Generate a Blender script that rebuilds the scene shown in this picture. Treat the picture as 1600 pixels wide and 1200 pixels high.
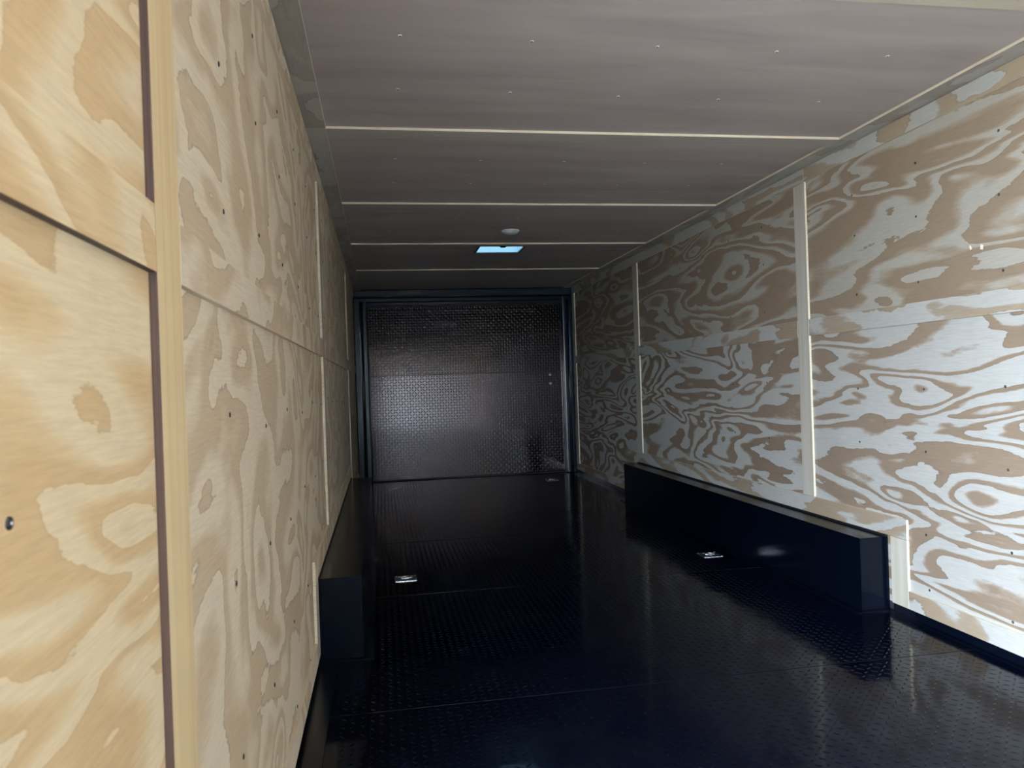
import bpy, bmesh, math, random
import numpy as np
from mathutils import Matrix, Vector

random.seed(7)
for o in list(bpy.data.objects):
    bpy.data.objects.remove(o, do_unlink=True)
scene = bpy.context.scene
COL = scene.collection

# ------------------------------------------------------------------ camera
YAW, PITCH, ROLL, CAM_H, FPX = 0.1694, -0.0029, -0.0341, 0.9937, 1197.65
F = Vector((math.sin(YAW) * math.cos(PITCH), math.cos(YAW) * math.cos(PITCH), math.sin(PITCH)))
R0 = Vector((math.cos(YAW), -math.sin(YAW), 0))
U0 = R0.cross(F)
RR = R0 * math.cos(ROLL) + U0 * math.sin(ROLL)
UU = U0 * math.cos(ROLL) - R0 * math.sin(ROLL)
cam = bpy.data.cameras.new('camera')
cam.sensor_width = 36
cam.sensor_fit = 'HORIZONTAL'
cam.lens = FPX / 1600 * 36
cam.clip_start = 0.05
cam.dof.use_dof = True
cam.dof.focus_distance = 3.6
cam.dof.aperture_fstop = 11
camo = bpy.data.objects.new('camera', cam)
M = Matrix((RR, UU, -F)).transposed().to_4x4()
M.translation = (0, 0, CAM_H)
camo.matrix_world = M
COL.objects.link(camo)
scene.camera = camo

# ------------------------------------------------------------------ daylight
world = bpy.data.worlds.new('sky')
scene.world = world
world.use_nodes = True
bg = world.node_tree.nodes['Background']
bg.inputs[0].default_value = (0.70, 0.845, 1.0, 1)
bg.inputs[1].default_value = 178.0

# portal in the open side doorway of the left wall, behind the viewpoint: guides the sky light in, gives off none itself
SD0, SD1, SDZ = -0.72, 0.16, 1.86
pl2 = bpy.data.lights.new('side_doorway_portal', 'AREA')
pl2.shape = 'RECTANGLE'
pl2.size, pl2.size_y = SD1 - SD0, SDZ
pl2.cycles.is_portal = True
po2 = bpy.data.objects.new('side_doorway_portal', pl2)
po2.location = (-0.33, (SD0 + SD1) / 2, SDZ / 2)
po2.rotation_euler = (math.pi / 2, 0, -math.pi / 2)
COL.objects.link(po2)

vs = scene.view_settings
vs.view_transform = 'Standard'
vs.look = 'None'
vs.gamma = 1
vs.use_curve_mapping = False
vs.exposure = 0.0

# ------------------------------------------------------------------ room numbers
XL, XR, H = -0.2563, 2.0491, 1.986
Y0, YF = -1.5, 8.05
T = 0.010                      # thickness of the cover strips


# ------------------------------------------------------------------ materials
class NT:
    def __init__(self, name):
        self.m = bpy.data.materials.new(name)
        self.m.use_nodes = True
        self.t = self.m.node_tree
        self.b = self.t.nodes['Principled BSDF']

    def n(self, typ, **kw):
        nd = self.t.nodes.new(typ)
        for k, v in kw.items():
            if k.startswith('i_'):
                nd.inputs[k[2:].replace('_', ' ')].default_value = v
            else:
                setattr(nd, k, v)
        return nd

    def l(self, a, b):
        self.t.links.new(a, b)

    def math(self, op, a, b=None, c=None, clamp=False):
        nd = self.t.nodes.new('ShaderNodeMath')
        nd.operation = op
        nd.use_clamp = clamp
        for i, v in enumerate((a, b, c)):
            if v is None:
                continue
            if isinstance(v, (int, float)):
                nd.inputs[i].default_value = v
            else:
                self.l(v, nd.inputs[i])
        return nd.outputs[0]

    def ramp(self, fac, stops, interp='LINEAR'):
        nd = self.t.nodes.new('ShaderNodeValToRGB')
        cr = nd.color_ramp
        cr.interpolation = interp
        while len(cr.elements) < len(stops):
            cr.elements.new(0.5)
        for e, (p, c) in zip(cr.elements, stops):
            e.position = p
            e.color = (*c, 1) if len(c) == 3 else c
        self.l(fac, nd.inputs[0])
        return nd.outputs[0]

    def mix(self, fac, a, b, blend='MIX'):
        nd = self.t.nodes.new('ShaderNodeMix')
        nd.data_type = 'RGBA'
        nd.blend_type = blend
        for s, v in ((nd.inputs[0], fac), (nd.inputs[6], a), (nd.inputs[7], b)):
            if isinstance(v, (int, float)):
                s.default_value = v
            elif isinstance(v, tuple):
                s.default_value = (*v, 1)
            else:
                self.l(v, s)
        return nd.outputs[2]


def plywood(name, along, across, light, mid, dark, freq=11.0, la=0.42, ac=1.8, knots=1.7, seed=0.0, rough=0.55, share=0.46, soft=0.075, line=0.72):
    """rotary cut softwood veneer: contour bands of a smooth field stretched along the grain"""
    k = NT(name)
    tc = k.n('ShaderNodeTexCoord')
    sep = k.n('ShaderNodeSeparateXYZ')
    k.l(tc.outputs['Object'], sep.inputs[0])
    oi = k.n('ShaderNodeObjectInfo')
    rnd = k.math('MULTIPLY_ADD', oi.outputs['Random'], 37.0, seed)
    A, C = sep.outputs[along], sep.outputs[across]

    def vec(sa, sc, off=0.0):
        c = k.n('ShaderNodeCombineXYZ')
        k.l(k.math('MULTIPLY_ADD', A, sa, off), c.inputs[0])
        k.l(k.math('MULTIPLY', C, sc), c.inputs[1])
        k.l(rnd, c.inputs[2])
        return c.outputs[0]
    n1 = k.n('ShaderNodeTexNoise', i_Scale=1.0, i_Detail=2.6, i_Roughness=0.45, i_Distortion=0.65)
    k.l(vec(la * 2.2, ac * 2.0), n1.inputs['Vector'])
    # knots: rings pulled in towards scattered points
    vo = k.n('ShaderNodeTexVoronoi', i_Scale=1.0, i_Randomness=1.0)
    k.l(vec(1.7, 4.2, 3.1), vo.inputs['Vector'])
    kn = k.math('POWER', k.math('SUBTRACT', 1.0, k.math('MULTIPLY', vo.outputs['Distance'], 2.1), clamp=True), 2.0)
    # ragged fibre ends
    n2 = k.n('ShaderNodeTexNoise', i_Scale=1.0, i_Detail=3.0, i_Roughness=0.6)
    k.l(vec(26.0, 85.0), n2.inputs['Vector'])
    n3 = k.n('ShaderNodeTexNoise', i_Scale=1.0, i_Detail=2.0, i_Roughness=0.5)
    k.l(vec(3.2, 8.0, 9.0), n3.inputs['Vector'])
    h = k.math('MULTIPLY', n1.outputs[0], freq)
    h = k.math('MULTIPLY_ADD', kn, knots, h)
    h = k.math('MULTIPLY_ADD', n2.outputs[0], 0.20, h)
    h = k.math('MULTIPLY_ADD', n3.outputs[0], 0.75, h)
    fr = k.math('FRACT', h)
    col = k.ramp(fr, [(0.0, light), (share, light), (share + soft, mid), (share + 2 * soft, dark), (0.91, dark), (0.95, tuple(c * line for c in dark)), (0.968, light)])
    # broad tone drift and fine fibres
    n4 = k.n('ShaderNodeTexNoise', i_Scale=1.0, i_Detail=2.0)
    k.l(vec(1.1, 1.6, 5.0), n4.inputs['Vector'])
    col = k.mix(k.math('MULTIPLY', n4.outputs[0], 0.42), col, mid)
    n5 = k.n('ShaderNodeTexNoise', i_Scale=1.0, i_Detail=4.0, i_Roughness=0.7)
    k.l(vec(14.0, 210.0), n5.inputs['Vector'])
    f5 = k.math('MULTIPLY_ADD', n5.outputs[0], 0.50, 0.75)
    cc = k.n('ShaderNodeCombineColor')
    for i in range(3):
        k.l(f5, cc.inputs[i])
    col = k.mix(1.0, col, cc.outputs[0], 'MULTIPLY')
    # small dark knot hearts
    kd = k.math('GREATER_THAN', 0.020, vo.outputs['Distance'])
    col = k.mix(k.math('MULTIPLY', kd, 0.75), col, (0.10, 0.055, 0.03))
    k.l(col, k.b.inputs['Base Color'])
    k.b.inputs['Roughness'].default_value = rough
    k.b.inputs['Specular IOR Level'].default_value = 0.35
    bp = k.n('ShaderNodeBump', i_Strength=0.18, i_Distance=0.002)
    k.l(k.math('ADD', n5.outputs[0], k.math('MULTIPLY', fr, 0.8)), bp.inputs['Height'])
    k.l(bp.outputs[0], k.b.inputs['Normal'])
    return k.m


def stripwood(name, along, across, a, b, rough=0.55, fs=30.0):
    k = NT(name)
    tc = k.n('ShaderNodeTexCoord')
    sep = k.n('ShaderNodeSeparateXYZ')
    k.l(tc.outputs['Object'], sep.inputs[0])
    oi = k.n('ShaderNodeObjectInfo')
    c = k.n('ShaderNodeCombineXYZ')
    k.l(k.math('MULTIPLY', sep.outputs[along], 1.2), c.inputs[0])
    k.l(k.math('MULTIPLY', sep.outputs[across], fs), c.inputs[1])
    k.l(k.math('MULTIPLY', oi.outputs['Random'], 50.0), c.inputs[2])
    n = k.n('ShaderNodeTexNoise', i_Scale=1.0, i_Detail=4.0, i_Roughness=0.55, i_Distortion=0.4)
    k.l(c.outputs[0], n.inputs['Vector'])
    col = k.ramp(n.outputs[0], [(0.3, a), (0.7, b)])
    k.l(col, k.b.inputs['Base Color'])
    k.b.inputs['Roughness'].default_value = rough
    k.b.inputs['Specular IOR Level'].default_value = 0.3
    return k.m


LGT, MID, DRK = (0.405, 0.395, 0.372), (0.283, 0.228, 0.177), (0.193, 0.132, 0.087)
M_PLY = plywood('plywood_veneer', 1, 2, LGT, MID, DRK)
M_PLYL = plywood('plywood_veneer_yellow_lit', 1, 2, (0.72, 0.58, 0.375), (0.64, 0.47, 0.265), (0.57, 0.385, 0.20), seed=5.0, share=0.30, soft=0.2, line=0.9)  # yellower veneer, lightened and warmed for bounce light on the near left sheets
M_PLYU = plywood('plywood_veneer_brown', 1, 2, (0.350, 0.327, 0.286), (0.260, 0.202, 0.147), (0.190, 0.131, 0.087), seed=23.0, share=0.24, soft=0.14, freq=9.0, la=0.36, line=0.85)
M_PLYW = plywood('plywood_veneer_warm_lit', 1, 2, (0.72, 0.61, 0.455), (0.625, 0.495, 0.345), (0.52, 0.385, 0.245), seed=17.0, la=0.80, ac=1.0, freq=7.0, knots=1.6, share=0.34, soft=0.16, line=0.60)  # warm bounce light of the left wall is put into this veneer colour
M_PLYS = plywood('plywood_strip_veneer', 1, 2, LGT, MID, (0.28, 0.205, 0.135), freq=6.0, knots=0.7, seed=11.0)
M_PLYV = stripwood('plywood_batten_veneer', 2, 1, (0.47, 0.435, 0.37), (0.38, 0.33, 0.26))
M_PINE = stripwood('pine_batten', 2, 1, (0.70, 0.55, 0.32), (0.58, 0.41, 0.21), fs=40)
M_PLYX = stripwood('ceiling_batten_veneer', 0, 1, (0.52, 0.48, 0.42), (0.40, 0.365, 0.32))
M_PLYC = plywood('ceiling_strip_veneer', 1, 0, (0.46, 0.435, 0.39), (0.41, 0.375, 0.33), (0.34, 0.295, 0.25), freq=5.0, seed=3.0)
M_EDGE = stripwood('ply_edge_pale', 0, 2, (0.78, 0.70, 0.56), (0.60, 0.48, 0.33), fs=200)
M_PALE = stripwood('pale_batten_veneer', 0, 1, (0.62, 0.56, 0.45), (0.52, 0.45, 0.34))  # paler veneer for the nearest ceiling batten
M_EDGED = stripwood('ply_edge_brown_shaded', 2, 0, (0.13, 0.075, 0.055), (0.05, 0.032, 0.032), fs=260)  # brown plies darkened for the shade on the near left edges
M_LUAN = stripwood('luan_ceiling_veneer', 0, 1, (0.38, 0.315, 0.30), (0.50, 0.435, 0.41), rough=0.5, fs=6.5)


def solid(name, col, rough=0.4, metal=0.0, spec=0.5):
    k = NT(name)
    # faint wear so that no surface is perfectly even
    n = k.n('ShaderNodeTexNoise', i_Scale=7.0, i_Detail=4.0)
    tc = k.n('ShaderNodeTexCoord')
    k.l(tc.outputs['Object'], n.inputs['Vector'])
    k.l(k.math('MULTIPLY_ADD', n.outputs[0], 0.16 * rough, rough * 0.92), k.b.inputs['Roughness'])
    k.b.inputs['Base Color'].default_value = (*col, 1)
    k.b.inputs['Metallic'].default_value = metal
    k.b.inputs['Specular IOR Level'].default_value = spec
    return k.m


def floor_paint():
    k = NT('black_tread_plate')
    tc = k.n('ShaderNodeTexCoord')
    n = k.n('ShaderNodeTexNoise', i_Scale=2.3, i_Detail=6.0, i_Roughness=0.62)
    k.l(tc.outputs['Object'], n.inputs['Vector'])
    k.l(k.ramp(n.outputs[0], [(0.35, (0.07,) * 3), (0.75, (0.17,) * 3)]), k.b.inputs['Roughness'])
    k.l(k.ramp(n.outputs[0], [(0.45, (0.0004, 0.0012, 0.0056)), (0.8, (0.003, 0.0042, 0.0075))]), k.b.inputs['Base Color'])
    k.b.inputs['Specular IOR Level'].default_value = 0.15
    n2 = k.n('ShaderNodeTexNoise', i_Scale=9.0, i_Detail=2.0)
    k.l(tc.outputs['Object'], n2.inputs['Vector'])
    bp = k.n('ShaderNodeBump', i_Strength=0.10, i_Distance=0.01)
    k.l(n2.outputs[0], bp.inputs['Height'])
    k.l(bp.outputs[0], k.b.inputs['Normal'])
    return k.m


M_FLOOR = floor_paint()
M_BLACK = solid('black_painted_steel', (0.0012, 0.0024, 0.0065), 0.22, 0.0, 0.25)
M_WELL = solid('black_wheel_well_metal', (0.0008, 0.0020, 0.0055), 0.20, 0.0, 0.17)
M_NAVY = solid('dark_blue_grey_painted_steel', (0.008, 0.014, 0.023), 0.20, 0.0, 0.4)
M_PLATE = solid('dark_aluminium_tread_plate', (0.040, 0.034, 0.034), 0.10, 1.0)
M_RUBBER = solid('black_gasket', (0.004, 0.004, 0.006), 0.6)
M_ZINC = solid('zinc_metal', (0.62, 0.64, 0.68), 0.26, 1.0)
M_DARKM = solid('dark_metal', (0.03, 0.03, 0.035), 0.4, 0.5)
M_BOLT = solid('white_bolt_head', (0.80, 0.80, 0.80), 0.35)
M_WHITE = solid('white_plastic', (0.70, 0.72, 0.72), 0.35)
M_SHELL = solid('trailer_skin', (0.03, 0.03, 0.035), 0.5)
M_GROUND = solid('concrete_yard', (0.42, 0.38, 0.32), 0.9)


def lid_mat():
    k = NT('smoked_translucent_acrylic')
    t = k.t
    tr = k.n('ShaderNodeBsdfTranslucent')
    tr.inputs[0].default_value = (0.115, 0.165, 0.185, 1)
    gl = k.n('ShaderNodeBsdfTransparent')
    gl.inputs[0].default_value = (0.048, 0.060, 0.064, 1)
    mx = k.n('ShaderNodeMixShader')
    wv = k.n('ShaderNodeTexNoise', i_Scale=6.0, i_Detail=2.0, i_Distortion=2.0)
    k.l(k.ramp(wv.outputs[0], [(0.42, (0.15,) * 3), (0.58, (0.85,) * 3)]), mx.inputs[0])
    k.l(tr.outputs[0], mx.inputs[1])
    k.l(gl.outputs[0], mx.inputs[2])
    out = t.nodes['Material Output']
    k.l(mx.outputs[0], out.inputs['Surface'])
    return k.m


M_LID = lid_mat()


# ------------------------------------------------------------------ mesh helpers
def link(name, me, parent=None, loc=(0, 0, 0)):
    o = bpy.data.objects.new(name, me)
    COL.objects.link(o)
    o.location = loc
    if parent is not None:
        o.parent = parent
    return o


def props(o, label=None, cat=None, group=None, kind=None):
    if label:
        o['label'] = label
    if cat:
        o['category'] = cat
    if group:
        o['group'] = group
    if kind:
        o['kind'] = kind
    return o


def box_mesh(name, sx, sy, sz, mats, bevel=0.0, face_axis=None, face_sign=1):
    """mats[0] on the show face(s), mats[1] (if any) on the rest"""
    bm = bmesh.new()
    bmesh.ops.create_cube(bm, size=1.0)
    bmesh.ops.scale(bm, vec=(sx, sy, sz), verts=bm.verts)
    if bevel:
        bmesh.ops.bevel(bm, geom=list(bm.edges), offset=bevel, segments=2, affect='EDGES', profile=0.6)
    if len(mats) > 1:
        for f in bm.faces:
            f.material_index = 0 if f.normal[face_axis] * face_sign > 0.5 else 1
    me = bpy.data.meshes.new(name)
    bm.to_mesh(me)
    bm.free()
    for m in mats:
        me.materials.append(m)
    return me


def box(name, x0, x1, y0, y1, z0, z1, mats, parent=None, bevel=0.0, face=None):
    mats = mats if isinstance(mats, (list, tuple)) else [mats]
    fa, fs = face if face else (None, 1)
    me = box_mesh(name, x1 - x0, y1 - y0, z1 - z0, mats, bevel, fa, fs)
    return link(name, me, parent, ((x0 + x1) / 2, (y0 + y1) / 2, (z0 + z1) / 2))


def multi_mesh(name, boxes, mat, bevel=0.0):
    bm = bmesh.new()
    for (x0, x1, y0, y1, z0, z1) in boxes:
        r = bmesh.ops.create_cube(bm, size=1.0)
        bmesh.ops.scale(bm, vec=(x1 - x0, y1 - y0, z1 - z0), verts=r['verts'])
        bmesh.ops.translate(bm, vec=((x0 + x1) / 2, (y0 + y1) / 2, (z0 + z1) / 2), verts=r['verts'])
    if bevel:
        bmesh.ops.bevel(bm, geom=list(bm.edges), offset=bevel, segments=2, affect='EDGES', profile=0.6)
    me = bpy.data.meshes.new(name)
    bm.to_mesh(me)
    bm.free()
    me.materials.append(mat)
    return me


def lathe_mesh(name, prof, mats, seg=16, mat_split=None, smooth=True):
    """profile of (r, z) turned about z; mat_split: ring index from which the second material is used"""
    vs_, fs_, mi = [], [], []
    rings = []
    for (r, z) in prof:
        if r < 1e-6:
            rings.append([len(vs_)])
            vs_.append((0, 0, z))
        else:
            rings.append(list(range(len(vs_), len(vs_) + seg)))
            for i in range(seg):
                a = 2 * math.pi * i / seg
                vs_.append((r * math.cos(a), r * math.sin(a), z))
    for q in range(len(rings) - 1):
        a, b = rings[q], rings[q + 1]
        m = 1 if (mat_split is not None and q >= mat_split) else 0
        for i in range(seg):
            j = (i + 1) % seg
            if len(a) == 1:
                fs_.append((a[0], b[j], b[i]))
            elif len(b) == 1:
                fs_.append((a[i], a[j], b[0]))
            else:
                fs_.append((a[i], a[j], b[j], b[i]))
            mi.append(m)
    me = bpy.data.meshes.new(name)
    me.from_pydata(vs_, [], fs_)
    for m in mats:
        me.materials.append(m)
    for p, m in zip(me.polygons, mi):
        p.material_index = m
        p.use_smooth = smooth
    bm = bmesh.new()
    bm.from_mesh(me)
    bmesh.ops.recalc_face_normals(bm, faces=bm.faces)
    bm.to_mesh(me)
    bm.free()
    return me


def lug_mesh(name, u0, u1, v0, v1, pitch, length, width, height, mat, plane='xy', skip=()):
    """tread pattern: lens shaped lugs on a lattice, turned to and fro by turns"""
    us = np.arange(u0 + pitch * 0.5, u1 - pitch * 0.3, pitch)
    vv = np.arange(v0 + pitch * 0.5, v1 - pitch * 0.3, pitch)
    iu, iv = np.meshgrid(np.arange(len(us)), np.arange(len(vv)), indexing='ij')
    cu, cv, par = us[iu].ravel(), vv[iv].ravel(), ((iu + iv) % 2).ravel()
    keep = np.ones(len(cu), bool)
    for (a0, a1, b0, b1) in skip:
        keep &= ~((cu > a0) & (cu < a1) & (cv > b0) & (cv < b1))
    cu, cv, par = cu[keep], cv[keep], par[keep]
    n = len(cu)
    L, W = length / 2, width / 2
    base = np.array([(-L, 0, 0), (-L * 0.4, -W, 0), (L * 0.4, -W, 0), (L, 0, 0), (L * 0.4, W, 0), (-L * 0.4, W, 0),
                     (-L * 0.5, 0, height), (L * 0.5, 0, height)])
    fa = np.array([(0, 1, 6), (1, 2, 7), (1, 7, 6), (2, 3, 7), (3, 4, 7), (4, 5, 6), (4, 6, 7), (5, 0, 6)])
    ang = np.where(par == 0, math.pi / 4, -math.pi / 4)
    c, s = np.cos(ang)[:, None], np.sin(ang)[:, None]
    U = cu[:, None] + base[None, :, 0] * c - base[None, :, 1] * s
    V = cv[:, None] + base[None, :, 0] * s + base[None, :, 1] * c
    Wz = np.repeat(base[None, :, 2], n, 0)
    if plane == 'xy':
        P = np.stack([U, V, Wz], -1)
    else:                       # on a plate that faces -y
        P = np.stack([U, -Wz, V], -1)
    P = P.reshape(-1, 3)
    FA = (fa[None] + (np.arange(n) * 8)[:, None, None]).reshape(-1, 3)
    me = bpy.data.meshes.new(name)
    me.vertices.add(len(P))
    me.vertices.foreach_set('co', P.ravel())
    me.loops.add(FA.size)
    me.loops.foreach_set('vertex_index', FA.ravel())
    me.polygons.add(len(FA))
    me.polygons.foreach_set('loop_start', np.arange(0, FA.size, 3))
    me.polygons.foreach_set('loop_total', np.full(len(FA), 3))
    me.polygons.foreach_set('use_smooth', np.ones(len(FA), bool))
    me.update()
    me.validate()
    me.materials.append(mat)
    return me


# ------------------------------------------------------------------ shell of the trailer
wl = props(link('wall_left', multi_mesh('wall_left', [
    (XL - 0.06, XL - 0.006, SD1, YF + 0.12, -0.05, H + 0.05), (XL - 0.06, XL - 0.006, Y0, SD0, -0.05, H + 0.05),
    (XL - 0.06, XL - 0.006, SD0, SD1, SDZ, H + 0.05), (XL - 0.06, XL - 0.006, SD0, SD1, -0.05, 0.0)], M_SHELL)), kind='structure')
wr = props(box('wall_right', XR + 0.006, XR + 0.06, Y0, YF + 0.12, -0.05, H + 0.05, M_SHELL), kind='structure')
for w, t in ((wl, 'left trailer wall lined with horizontal plywood sheets and cover strips'),
             (wr, 'right trailer wall lined with horizontal plywood sheets and cover strips')):
    w['label'] = t
fl = props(box('floor', XL - 0.006, XR + 0.006, Y0, YF + 0.12, -0.05, -0.004, M_SHELL),
           'glossy black tread plate trailer floor', kind='structure')
# roof with the hole for the vent
VX0, VX1, VY0, VY1 = 0.742, 1.072, 5.45, 5.79
ceil = link('ceiling', multi_mesh('ceiling', [
    (XL - 0.006, XR + 0.006, Y0, VY0, H + 0.006, H + 0.05), (XL - 0.006, XR + 0.006, VY1, YF + 0.12, H + 0.006, H + 0.05),
    (XL - 0.006, VX0, VY0, VY1, H + 0.006, H + 0.05), (VX1, XR + 0.006, VY0, VY1, H + 0.006, H + 0.05)], M_SHELL))
props(ceil, 'brown veneer trailer ceiling crossed by pale battens', kind='structure')
gr = props(box('ground', -25, 25, -30, 25, -0.75, -0.6, M_GROUND), 'pale concrete yard outside the trailer', kind='structure')


def kid(parent, name, x0, x1, y0, y1, z0, z1, mats, bevel=0.0, face=None):
    o = box(name, x0, x1, y0, y1, z0, z1, mats, None, bevel, face)
    o.parent = parent
    o.matrix_parent_inverse = parent.matrix_world.inverted() if False else Matrix.Translation(-parent.location)
    return o


def kid_mesh(parent, name, me, loc=(0, 0, 0), rot=None):
    o = link(name, me, None, loc)
    if rot:
        o.rotation_euler = rot
    o.parent = parent
    p = parent
    t = Vector((0, 0, 0))
    while p is not None:
        t += p.location if p.parent is None else p.location + p.matrix_parent_inverse.translation
        p = p.parent
    o.matrix_parent_inverse = Matrix.Translation(-t)
    return o


# screw heads, shared by all screws
ME_SCREW = lathe_mesh('screw_head', [(0.0060, 0.0), (0.0056, 0.0016), (0.0032, 0.0026), (0.0022, 0.0014), (0.0, 0.0012)],
                      [M_BOLT, M_RUBBER], 10, 2)
ME_SCREWD = lathe_mesh('screw_head_dark', [(0.0050, 0.0), (0.0046, 0.0014), (0.0022, 0.0020), (0.0018, 0.0010), (0.0, 0.0008)],
                       [M_DARKM, M_ZINC], 10, 2)
ROT_R, ROT_L, ROT_C, ROT_F = (0, -math.pi / 2, 0), (0, math.pi / 2, 0), (math.pi, 0, 0), (math.pi / 2, 0, 0)

# wheel well extents
WY0, WY1, WZ = 2.87, 5.98, 0.300
WXL, WXR = -0.094, 1.920


def build_wall(w, side):
    left = side < 0
    X = XL if left else XR
    s = 1 if left else -1               # towards the room
    def xr(d0, d1):
        a, b = X + s * d0, X + s * d1
        return (min(a, b), max(a, b))
    fc = (0, s)
    bat = [(0.928, 1.036), (3.470, 3.575), (6.20, 6.30)] if left else [(0.90, 1.0), (3.397, 3.496), (5.855, 5.965), (7.865, 7.955)]
    seam, bt = (1.132, 1.210) if left else (1.166, 1.246)
    zb, zt = 0.036, H - 0.003
    # sheets
    ys = SD1 if left else Y0             # the left lining starts at the side doorway
    edges = [ys] + [(a + b) / 2 for a, b in bat] + [YF]
    mid = (seam + bt) / 2
    rows_lo, rows_hi = (0.115, 0.355, 0.66, 0.93), (1.32, 1.58, 1.78)
    for i in range(len(edges) - 1):
        a, b = edges[i] + 0.001, edges[i + 1] - 0.001
        if b - a < 0.15:
            a, b = edges[i], edges[i + 1]
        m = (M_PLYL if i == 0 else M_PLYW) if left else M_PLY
        x0, x1 = xr(-0.006, 0.0)
        for (z0, z1, rows) in ((zb, mid - 0.001, rows_lo), (mid + 0.001, zt, rows_hi)):
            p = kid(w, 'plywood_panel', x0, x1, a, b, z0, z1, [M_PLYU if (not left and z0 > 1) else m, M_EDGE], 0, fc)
            ph = 0.58 if left else 2.235
            kk = math.ceil((max(a, 0.3) - ph) / 0.4)
            y = ph + kk * 0.4
            while y < min(b, 6.9):
                for z in rows:
                    if not (z < 0.40 and 2.70 < y < 6.1) and not any(u - 0.02 < y < v + 0.02 for u, v in bat):
                        jz, jy = random.uniform(-0.025, 0.025), random.uniform(-0.008, 0.008)
                        kid_mesh(p, 'screw', ME_SCREWD, (X, y + jy, z + jz), ROT_L if left else ROT_R)
                y += 0.4
    if not left:
        # a chipped spot in the upper sheet: two slivers of pale core showing
        for (cy, cz, w_, h_) in ((2.372, 1.408, 0.010, 0.016), (2.322, 1.402, 0.014, 0.022)):
            bm = bmesh.new()
            ring = []
            for q in range(9):
                an = 2 * math.pi * q / 9
                rr = 1.0 + random.uniform(-0.3, 0.3)
                ring.append(bm.verts.new((0, math.cos(an) * w_ * 0.5 * rr, math.sin(an) * h_ * 0.5 * rr)))
            top = bm.verts.new((-0.003, w_ * 0.2, 0))
            for q in range(9):
                bm.faces.new((ring[q], ring[(q + 1) % 9], top))
            me = bpy.data.meshes.new('veneer_chip')
            bm.to_mesh(me)
            bm.free()
            me.materials.append(M_EDGE)
            kid_mesh(w, 'veneer_chip', me, (X, cy, cz))
    # strips: bottom, over the wheel well, mid band, top; cut at the battens
    cuts = [ys] + [q for ab in bat for q in ab] + [YF - 0.09]
    spans = [(cuts[i], cuts[i + 1]) for i in range(0, len(cuts) - 1, 2)]
    x0, x1 = xr(0.0, T)
    for (a, b) in spans:
        if b - a < 0.05:
            continue
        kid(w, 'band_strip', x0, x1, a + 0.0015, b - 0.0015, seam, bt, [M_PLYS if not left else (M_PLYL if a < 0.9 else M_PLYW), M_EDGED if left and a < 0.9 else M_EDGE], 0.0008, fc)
    for a, b in ((ys, 3.40), (3.403, YF - 0.09)):
        kid(w, 'top_strip', x0, x1, a, b, H - 0.078, H - 0.003 - T, [M_PLYW if left else M_PLYS, M_EDGE], 0.0008, fc)
    wy0, wy1 = (2.742, 2.842), (5.985, 6.07)
    for a, b in ((ys, wy0[0] - 0.001), (wy1[1] + 0.001, YF - 0.09)):
        kid(w, 'bottom_strip', x0, x1, a, b, zb, 0.108, [M_PLYW if left else M_PLYS, M_EDGE], 0.0008, fc)
    for a, b in (wy0, wy1):
        kid(w, 'well_side_strip', x0, x1, a, b, zb, WZ + 0.008, [M_PLYV, M_EDGE], 0.0008, fc)
    kid(w, 'well_top_strip', x0, x1, wy0[0], wy1[1], WZ + 0.010, 0.390, [M_PLYW if left else M_PLYS, M_EDGE], 0.0008, fc)
    # vertical battens
    for i, (a, b) in enumerate(bat):
        lo = 0.391 if 2.7 < a < 6.05 else 0.109
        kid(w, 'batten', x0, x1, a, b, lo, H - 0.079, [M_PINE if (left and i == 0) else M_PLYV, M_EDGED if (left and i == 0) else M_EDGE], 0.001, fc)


build_wall(wl, -1)
build_wall(wr, 1)

# ceiling sheets, battens and edge strips
bcs = [1.760, 2.9774, 4.1966, 5.395, 6.621]
bw = 0.098
edges = [Y0] + [b + bw / 2 for b in bcs] + [YF]
for i in range(len(edges) - 1):
    a, b = edges[i] + 0.001, edges[i + 1] - 0.001
    if a < VY0 < b:
        me = multi_mesh('ceiling_panel', [(XL, XR, a, VY0, H, H + 0.006), (XL, XR, VY1, b, H, H + 0.006),
                                          (XL, VX0, VY0, VY1, H, H + 0.006), (VX1, XR, VY0, VY1, H, H + 0.006)], M_LUAN)
        p = kid_mesh(ceil, 'ceiling_panel', me)
    else:
        p = kid(ceil, 'ceiling_panel', XL, XR, a, b, H, H + 0.006, [M_LUAN])
    for q in range(0, 20):
        y = 1.40 + 0.398 * q
        if not (a + 0.11 < y < b - 0.09):
            continue
        for c in range(5):
            x = 0.092 + 0.3815 * c
            if VX0 - 0.05 < x < VX1 + 0.05 and VY0 - 0.05 < y < VY1 + 0.05:
                continue
            kid_mesh(p, 'screw', ME_SCREW, (x + random.uniform(-.006, .006), y + random.uniform(-.006, .006), H), ROT_C)
for b in bcs:
    o = kid(ceil, 'batten', XL + 0.0845, XR - 0.0935, b, b + bw, H - T, H, [M_PALE if b < 2 else M_PLYX, M_EDGE], 0.0008, (2, -1))
for a, b in ((Y0, bcs[1] - 0.001), (bcs[1] + 0.001, 5.39), (5.392, YF - 0.09)):
    kid(ceil, 'edge_strip', XL, XL + 0.0840, a, b, H - T, H, [M_PLYC, M_EDGE], 0.0008, (2, -1))
    kid(ceil, 'edge_strip', XR - 0.0930, XR, a, b, H - T, H, [M_PLYC, M_EDGE], 0.0008, (2, -1))

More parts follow.
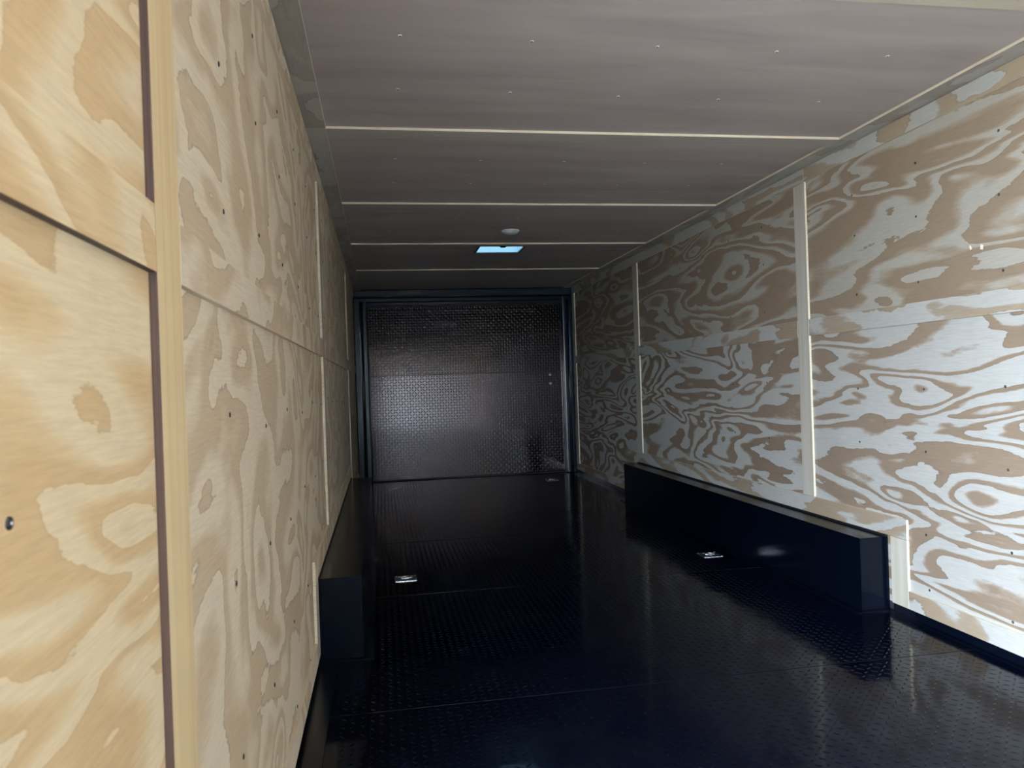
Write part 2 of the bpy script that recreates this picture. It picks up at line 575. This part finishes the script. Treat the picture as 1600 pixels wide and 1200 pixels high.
# floor sheets with tread lugs
seams = [Y0, -0.06, 1.16, 2.378, 3.664, 4.89, 6.11, 7.33, YF + 0.03]
for i in range(len(seams) - 1):
    a, b = seams[i] + 0.001, seams[i + 1] - 0.001
    p = kid(fl, 'floor_sheet', XL + 0.004, XR - 0.004, a, b, -0.004, 0.0, [M_FLOOR], 0.0014)
    if b > 1.0:
        me = lug_mesh('tread_lugs', XL + 0.10, XR - 0.07, a + 0.004, b - 0.004, 0.0285, 0.026, 0.0075, 0.0011, M_FLOOR,
                      skip=[(XL, WXL + 0.05, WY0 - 0.05, WY1 + 0.05), (WXR - 0.05, XR, WY0 - 0.05, WY1 + 0.05),
                            (0.02, 0.16, 3.90, 4.05), (1.69, 1.83, 3.92, 4.06), (0.03, 0.17, 7.40, 7.55), (1.58, 1.72, 7.40, 7.55)])
        o = kid_mesh(p, 'tread_lugs', me)
        o['kind'] = 'stuff'

# black base angles
for nm, X, s, lab in (('baseboard_left', XL, 1, 'black steel base angle under the left plywood wall'),
                      ('baseboard_right', XR, -1, 'black steel base angle under the right plywood wall')):
    bs = []
    for a, b in ((SD1 if s > 0 else Y0, WY0 - 0.03), (WY1 + 0.03, YF - 0.002)):
        for (d0, d1, z0, z1) in ((0.0005, 0.0055, 0.0005, 0.0345), (0.0055, 0.070 if s > 0 else 0.030, 0.0005, 0.0035)):
            u, v = X + s * d0, X + s * d1
            bs.append((min(u, v), max(u, v), a, b, z0, z1))
    props(link(nm, multi_mesh(nm, bs, M_BLACK)), lab, kind='structure')

# ------------------------------------------------------------------ far end: steel frame and tread plate ramp door
wf = props(box('wall_front', XL - 0.06, XR + 0.06, YF + 0.12, YF + 0.17, -0.05, H + 0.05, M_SHELL),
           'far end of the trailer closed by a tread plate door', kind='structure')
trim = props(link('trim_1', multi_mesh('header_beam', [(XL + 0.001, XR - 0.001, YF - 0.085, YF + 0.05, 1.902, H - 0.001)], M_NAVY, 0.014)),
             'dark blue-grey steel header beam over the far door', kind='structure')
kid_mesh(trim, 'header_lip', multi_mesh('header_lip', [(XL + 0.13, XR - 0.10, YF - 0.02, YF + 0.05, 1.862, 1.901),
                                                      (XL + 0.13, XR - 0.10, YF + 0.0, YF + 0.05, 1.822, 1.861)], M_NAVY, 0.006))
for nm, a, b, lab in (('trim_2', XL + 0.001, XL + 0.138, 'dark steel door post at the far left corner'),
                      ('trim_3', XR - 0.106, XR - 0.001, 'dark steel door post at the far right corner')):
    t = props(link(nm, multi_mesh(nm, [(a, b, YF - 0.05, YF + 0.05, 0.0, 1.901)], M_NAVY, 0.012)), lab, kind='structure')
    c = (a + b) / 2 + (0.012 if nm == 'trim_2' else 0.0)
    kid_mesh(t, 'post_bead', lathe_mesh('post_bead', [(0.0, 0.002), (0.017, 0.002), (0.017, 1.86), (0.0, 1.86)], [M_NAVY], 20), (c, YF - 0.055, 0))

door = props(box('door_1', XL + 0.139, XR - 0.107, YF + 0.055, YF + 0.10, 0.0, 1.90, M_RUBBER),
             'closed far ramp door faced with three dark tread plate sheets', kind='structure')
DX0, DX1 = XL + 0.142, XR - 0.110
sheets = [(0.012, 1.094, 0.0), (1.098, 1.498, 0.028), (1.502, 1.818, 0.034)]
ME_BOLT = lathe_mesh('bolt_head', [(0.017, 0.0), (0.017, 0.004), (0.012, 0.008), (0.005, 0.009), (0.004, 0.005), (0.0, 0.005)], [M_ZINC, M_DARKM], 16, 3)
for i, (z0, z1, tilt) in enumerate(sheets):
    # each sheet is a piece of its own with the origin at its lower edge; the upper ones lean back a little
    p = link('tread_plate_sheet', box_mesh('tread_plate_sheet', DX1 - DX0, 0.004, z1 - z0, [M_PLATE], 0.001))
    p.data.transform(Matrix.Translation(((DX0 + DX1) / 2, 0, (z1 - z0) / 2)))
    p.parent = door
    p.matrix_parent_inverse = Matrix.Translation(-door.location)
    p.location = (0, YF + 0.038, z0)
    p.rotation_euler = (-tilt, 0, 0)
    o = link('plate_lugs', lug_mesh('plate_lugs', DX0, DX1, 0, z1 - z0, 0.0285, 0.027, 0.0095, 0.0013, M_PLATE, plane='xz'), p, (0, -0.002, 0))
    o['kind'] = 'stuff'
    rows = {0: (1.075, 0.82, 0.55, 0.28), 1: (1.117, 1.47), 2: (1.52,)}[i]
    for z in rows:
        for c in range(7):
            link('screw', ME_SCREWD, p, (0.10 + 0.283 * c, -0.003, z - z0)).rotation_euler = ROT_F
for x in (0.012, 1.804):
    for z in (1.057, 0.963):
        kid_mesh(door, 'bolt', ME_BOLT, (x, YF + 0.036, z), ROT_F)


wb = props(box('wall_back', XL - 0.06, XR + 0.06, Y0 - 0.05, Y0 - 0.001, -0.05, H + 0.05, [M_WHITE, M_SHELL], None, 0.0, (1, 1)),
           'plain white end wall behind the viewpoint', kind='structure')

# ------------------------------------------------------------------ wheel wells
def wheel_well(side, label):
    X = XL if side < 0 else XR
    s = 1 if side < 0 else -1
    inner = WXL if side < 0 else WXR
    root = bpy.data.objects.new('wheel_well', None)
    COL.objects.link(root)
    root.empty_display_size = 0.1
    root.location = ((X + inner) / 2, (WY0 + WY1) / 2, 0)
    props(root, label, 'wheel well', 'boxed wheel wells along the walls')
    xa = X + s * 0.0005
    lo, hi = min(xa, inner), max(xa, inner)
    t = 0.004
    kid_mesh(root, 'top_panel', multi_mesh('top_panel', [(lo, hi, WY0, WY1, WZ - t, WZ)], M_WELL, 0.0015))
    si = sorted((inner, inner - s * t))
    kid_mesh(root, 'side_panel', multi_mesh('side_panel', [(si[0], si[1], WY0, WY1, 0.004, WZ - t)], M_WELL, 0.0010))
    for y in (WY0, WY1 - t):
        kid_mesh(root, 'end_panel', multi_mesh('end_panel', [(min(xa, inner - s * t), max(xa, inner - s * t), y, y + t, 0.004, WZ - t)], M_WELL, 0.001))
    fo = inner + s * 0.036
    kid_mesh(root, 'floor_flange', multi_mesh('floor_flange', [
        (min(inner, fo), max(inner, fo), WY0 - 0.028, WY1 + 0.028, 0.0005, 0.004),
        (min(xa, inner), max(xa, inner), WY0 - 0.028, WY0, 0.0005, 0.004),
        (min(xa, inner), max(xa, inner), WY1, WY1 + 0.028, 0.0005, 0.004)], M_BLACK, 0.0))
    # rolled black sealing bead where the well meets the plywood
    bx = sorted((X + s * 0.0005, X + s * 0.013))
    kid_mesh(root, 'sealing_bead', multi_mesh('sealing_bead', [(bx[0], bx[1], WY0, WY1, WZ, WZ + 0.007)], M_RUBBER, 0.002))
    return root


wheel_well(-1, 'narrow black boxed wheel well along the left wall, mostly hidden by the plywood')
wheel_well(1, 'long low black boxed wheel well along the right plywood wall')


# ------------------------------------------------------------------ recessed tie-down rings
def d_ring_mesh(rad, rod, seg=28, sub=8):
    pts = []
    for i in range(seg):
        a = math.pi * i / (seg - 1)
        pts.append((rad * math.cos(a), rad * 0.95 * math.sin(a) - rad * 0.30, 0))
    pts += [(-rad * (1 - 2 * i / 7), -rad * 0.30, 0) for i in range(1, 7)]
    n = len(pts)
    V, FS = [], []
    for i in range(n):
        p0, p1 = Vector(pts[i - 1]), Vector(pts[(i + 1) % n])
        d = (p1 - p0).normalized()
        nn = Vector((-d.y, d.x, 0))
        for k in range(sub):
            a = 2 * math.pi * k / sub
            V.append(Vector(pts[i]) + nn * (rod * math.cos(a)) + Vector((0, 0, rod * math.sin(a))))
    for i in range(n):
        for k in range(sub):
            j, l = (i + 1) % n, (k + 1) % sub
            FS.append((i * sub + k, i * sub + l, j * sub + l, j * sub + k))
    me = bpy.data.meshes.new('d_ring')
    me.from_pydata([tuple(v) for v in V], [], FS)
    for p in me.polygons:
        p.use_smooth = True
    me.materials.append(M_ZINC)
    bm = bmesh.new(); bm.from_mesh(me); bmesh.ops.recalc_face_normals(bm, faces=bm.faces); bm.to_mesh(me); bm.free()
    return me


def plate_mesh():
    """square zinc pan: flat rim, sloping sides, round-ish sunk middle"""
    bm = bmesh.new()
    def ring(h, z, r):
        out = []
        for cx, cy, a0 in ((1, 1, 0), (-1, 1, 90), (-1, -1, 180), (1, -1, 270)):
            for q in range(4):
                a = math.radians(a0 + q * 30)
                out.append(bm.verts.new((cx * (h - r) + r * math.cos(a), cy * (h - r) + r * math.sin(a), z)))
        return out
    rs = [ring(0.058, 0.0005, 0.006), ring(0.057, 0.0035, 0.006), ring(0.041, 0.0045, 0.012), ring(0.037, 0.0015, 0.020), ring(0.022, 0.0012, 0.019)]
    for a, b in zip(rs, rs[1:]):
        for i in range(16):
            j = (i + 1) % 16
            bm.faces.new((a[i], a[j], b[j], b[i]))
    bm.faces.new(rs[-1])
    bmesh.ops.recalc_face_normals(bm, faces=bm.faces)
    for f in bm.faces:
        f.smooth = False
    me = bpy.data.meshes.new('pan')
    bm.to_mesh(me)
    bm.free()
    me.materials.append(M_ZINC)
    return me


ME_PAN, ME_RING = plate_mesh(), d_ring_mesh(0.029, 0.0042)
ME_STRAP = multi_mesh('strap', [(-0.020, 0.020, -0.018, -0.001, 0.0052, 0.0085)], M_ZINC, 0.001)
ME_RSCREW = lathe_mesh('pan_screw', [(0.0060, 0.0), (0.0056, 0.0018), (0.0030, 0.0028), (0.0024, 0.0018), (0.0, 0.0016)], [M_ZINC, M_DARKM], 12, 2)
TIES = [((0.092, 3.975), 0.0, 'recessed zinc tie-down ring on the left of the black floor near the left wheel well'),
        ((1.757, 3.99), 0.0, 'recessed zinc tie-down ring on the black floor beside the right wheel well'),
        ((0.099, 7.476), 0.0, 'far tie-down ring, a thin bright dash on the floor near the left door post'),
        ((1.650, 7.482), 0.0, 'far tie-down ring, a thin bright dash on the floor near the right door post')]
for (x, y), rz, lab in TIES:
    e = bpy.data.objects.new('tie_down_ring', None)
    COL.objects.link(e)
    e.location = (x, y, 0)
    e.empty_display_size = 0.05
    props(e, lab, 'tie-down ring', 'recessed floor tie-down rings')
    link('pan', ME_PAN, e)
    link('ring', ME_RING, e, (0, 0, 0.0075))
    link('strap', ME_STRAP, e)
    for sx in (-1, 1):
        for sy in (-1, 1):
            link('screw', ME_RSCREW, e, (sx * 0.048, sy * 0.048, 0.0035))

# ------------------------------------------------------------------ ceiling dome light
dl = bpy.data.objects.new('dome_light', None)
COL.objects.link(dl)
dl.location = (0.872, 4.955, H)
dl.empty_display_size = 0.05
props(dl, 'round white dome light, switched off, on the ceiling before the vent', 'ceiling light')
link('base_ring', lathe_mesh('base_ring', [(0.0, -0.0002), (0.058, -0.0002), (0.058, -0.006), (0.053, -0.010), (0.049, -0.010)], [M_WHITE], 32), dl)
link('lens', lathe_mesh('lens', [(0.050, -0.009), (0.047, -0.016), (0.038, -0.022), (0.022, -0.026), (0.0, -0.027)], [M_WHITE], 32), dl)

# ------------------------------------------------------------------ roof vent
rv = bpy.data.objects.new('roof_vent', None)
COL.objects.link(rv)
rv.location = ((VX0 + VX1) / 2, (VY0 + VY1) / 2, H)
rv.empty_display_size = 0.1
props(rv, 'square roof vent glowing pale blue with daylight, in the far ceiling', 'roof vent')
hx, hy = (VX1 - VX0) / 2, (VY1 - VY0) / 2


def ring_boxes(ox, oy, ix, iy, z0, z1):
    return [(-ox, ox, -oy, -iy, z0, z1), (-ox, ox, iy, oy, z0, z1), (-ox, -ix, -iy, iy, z0, z1), (ix, ox, -iy, iy, z0, z1)]


link('frame', multi_mesh('frame', ring_boxes(hx + 0.012, hy + 0.012, hx - 0.003, hy - 0.003, -0.005, -0.0003), M_DARKM), rv)
link('collar', multi_mesh('collar', ring_boxes(hx - 0.001, hy - 0.001, hx - 0.006, hy - 0.006, 0.0, 0.05), M_WHITE), rv)
# domed lid
bm = bmesh.new()
N = 14
gv = {}
for i in range(N + 1):
    for j in range(N + 1):
        u, v = 2 * i / N - 1, 2 * j / N - 1
        gv[i, j] = bm.verts.new((u * (hx + 0.012), v * (hy + 0.012), 0.052 + 0.030 * (1 - u ** 4) * (1 - v ** 4)))
for i in range(N):
    for j in range(N):
        f = bm.faces.new((gv[i, j], gv[i + 1, j], gv[i + 1, j + 1], gv[i, j + 1]))
        f.smooth = True
me = bpy.data.meshes.new('lid')
bm.to_mesh(me)
bm.free()
me.materials.append(M_LID)
lid = link('lid', me, rv)
sm = lid.modifiers.new('thickness', 'SOLIDIFY')
sm.thickness = 0.003
link('lift_arm', multi_mesh('lift_arm', [(-0.10, 0.10, -hy + 0.03, -hy + 0.04, 0.03, 0.036), (-0.006, 0.006, -hy + 0.03, hy * 0.2, 0.03, 0.036)], M_ZINC), rv)
link('crank_knob', lathe_mesh('crank_knob', [(0.0, -0.016), (0.020, -0.016), (0.024, -0.010), (0.024, -0.004), (0.010, 0.0), (0.008, 0.03), (0.0, 0.03)], [M_RUBBER], 18), rv, (0.0, -hy + 0.035, 0.0))
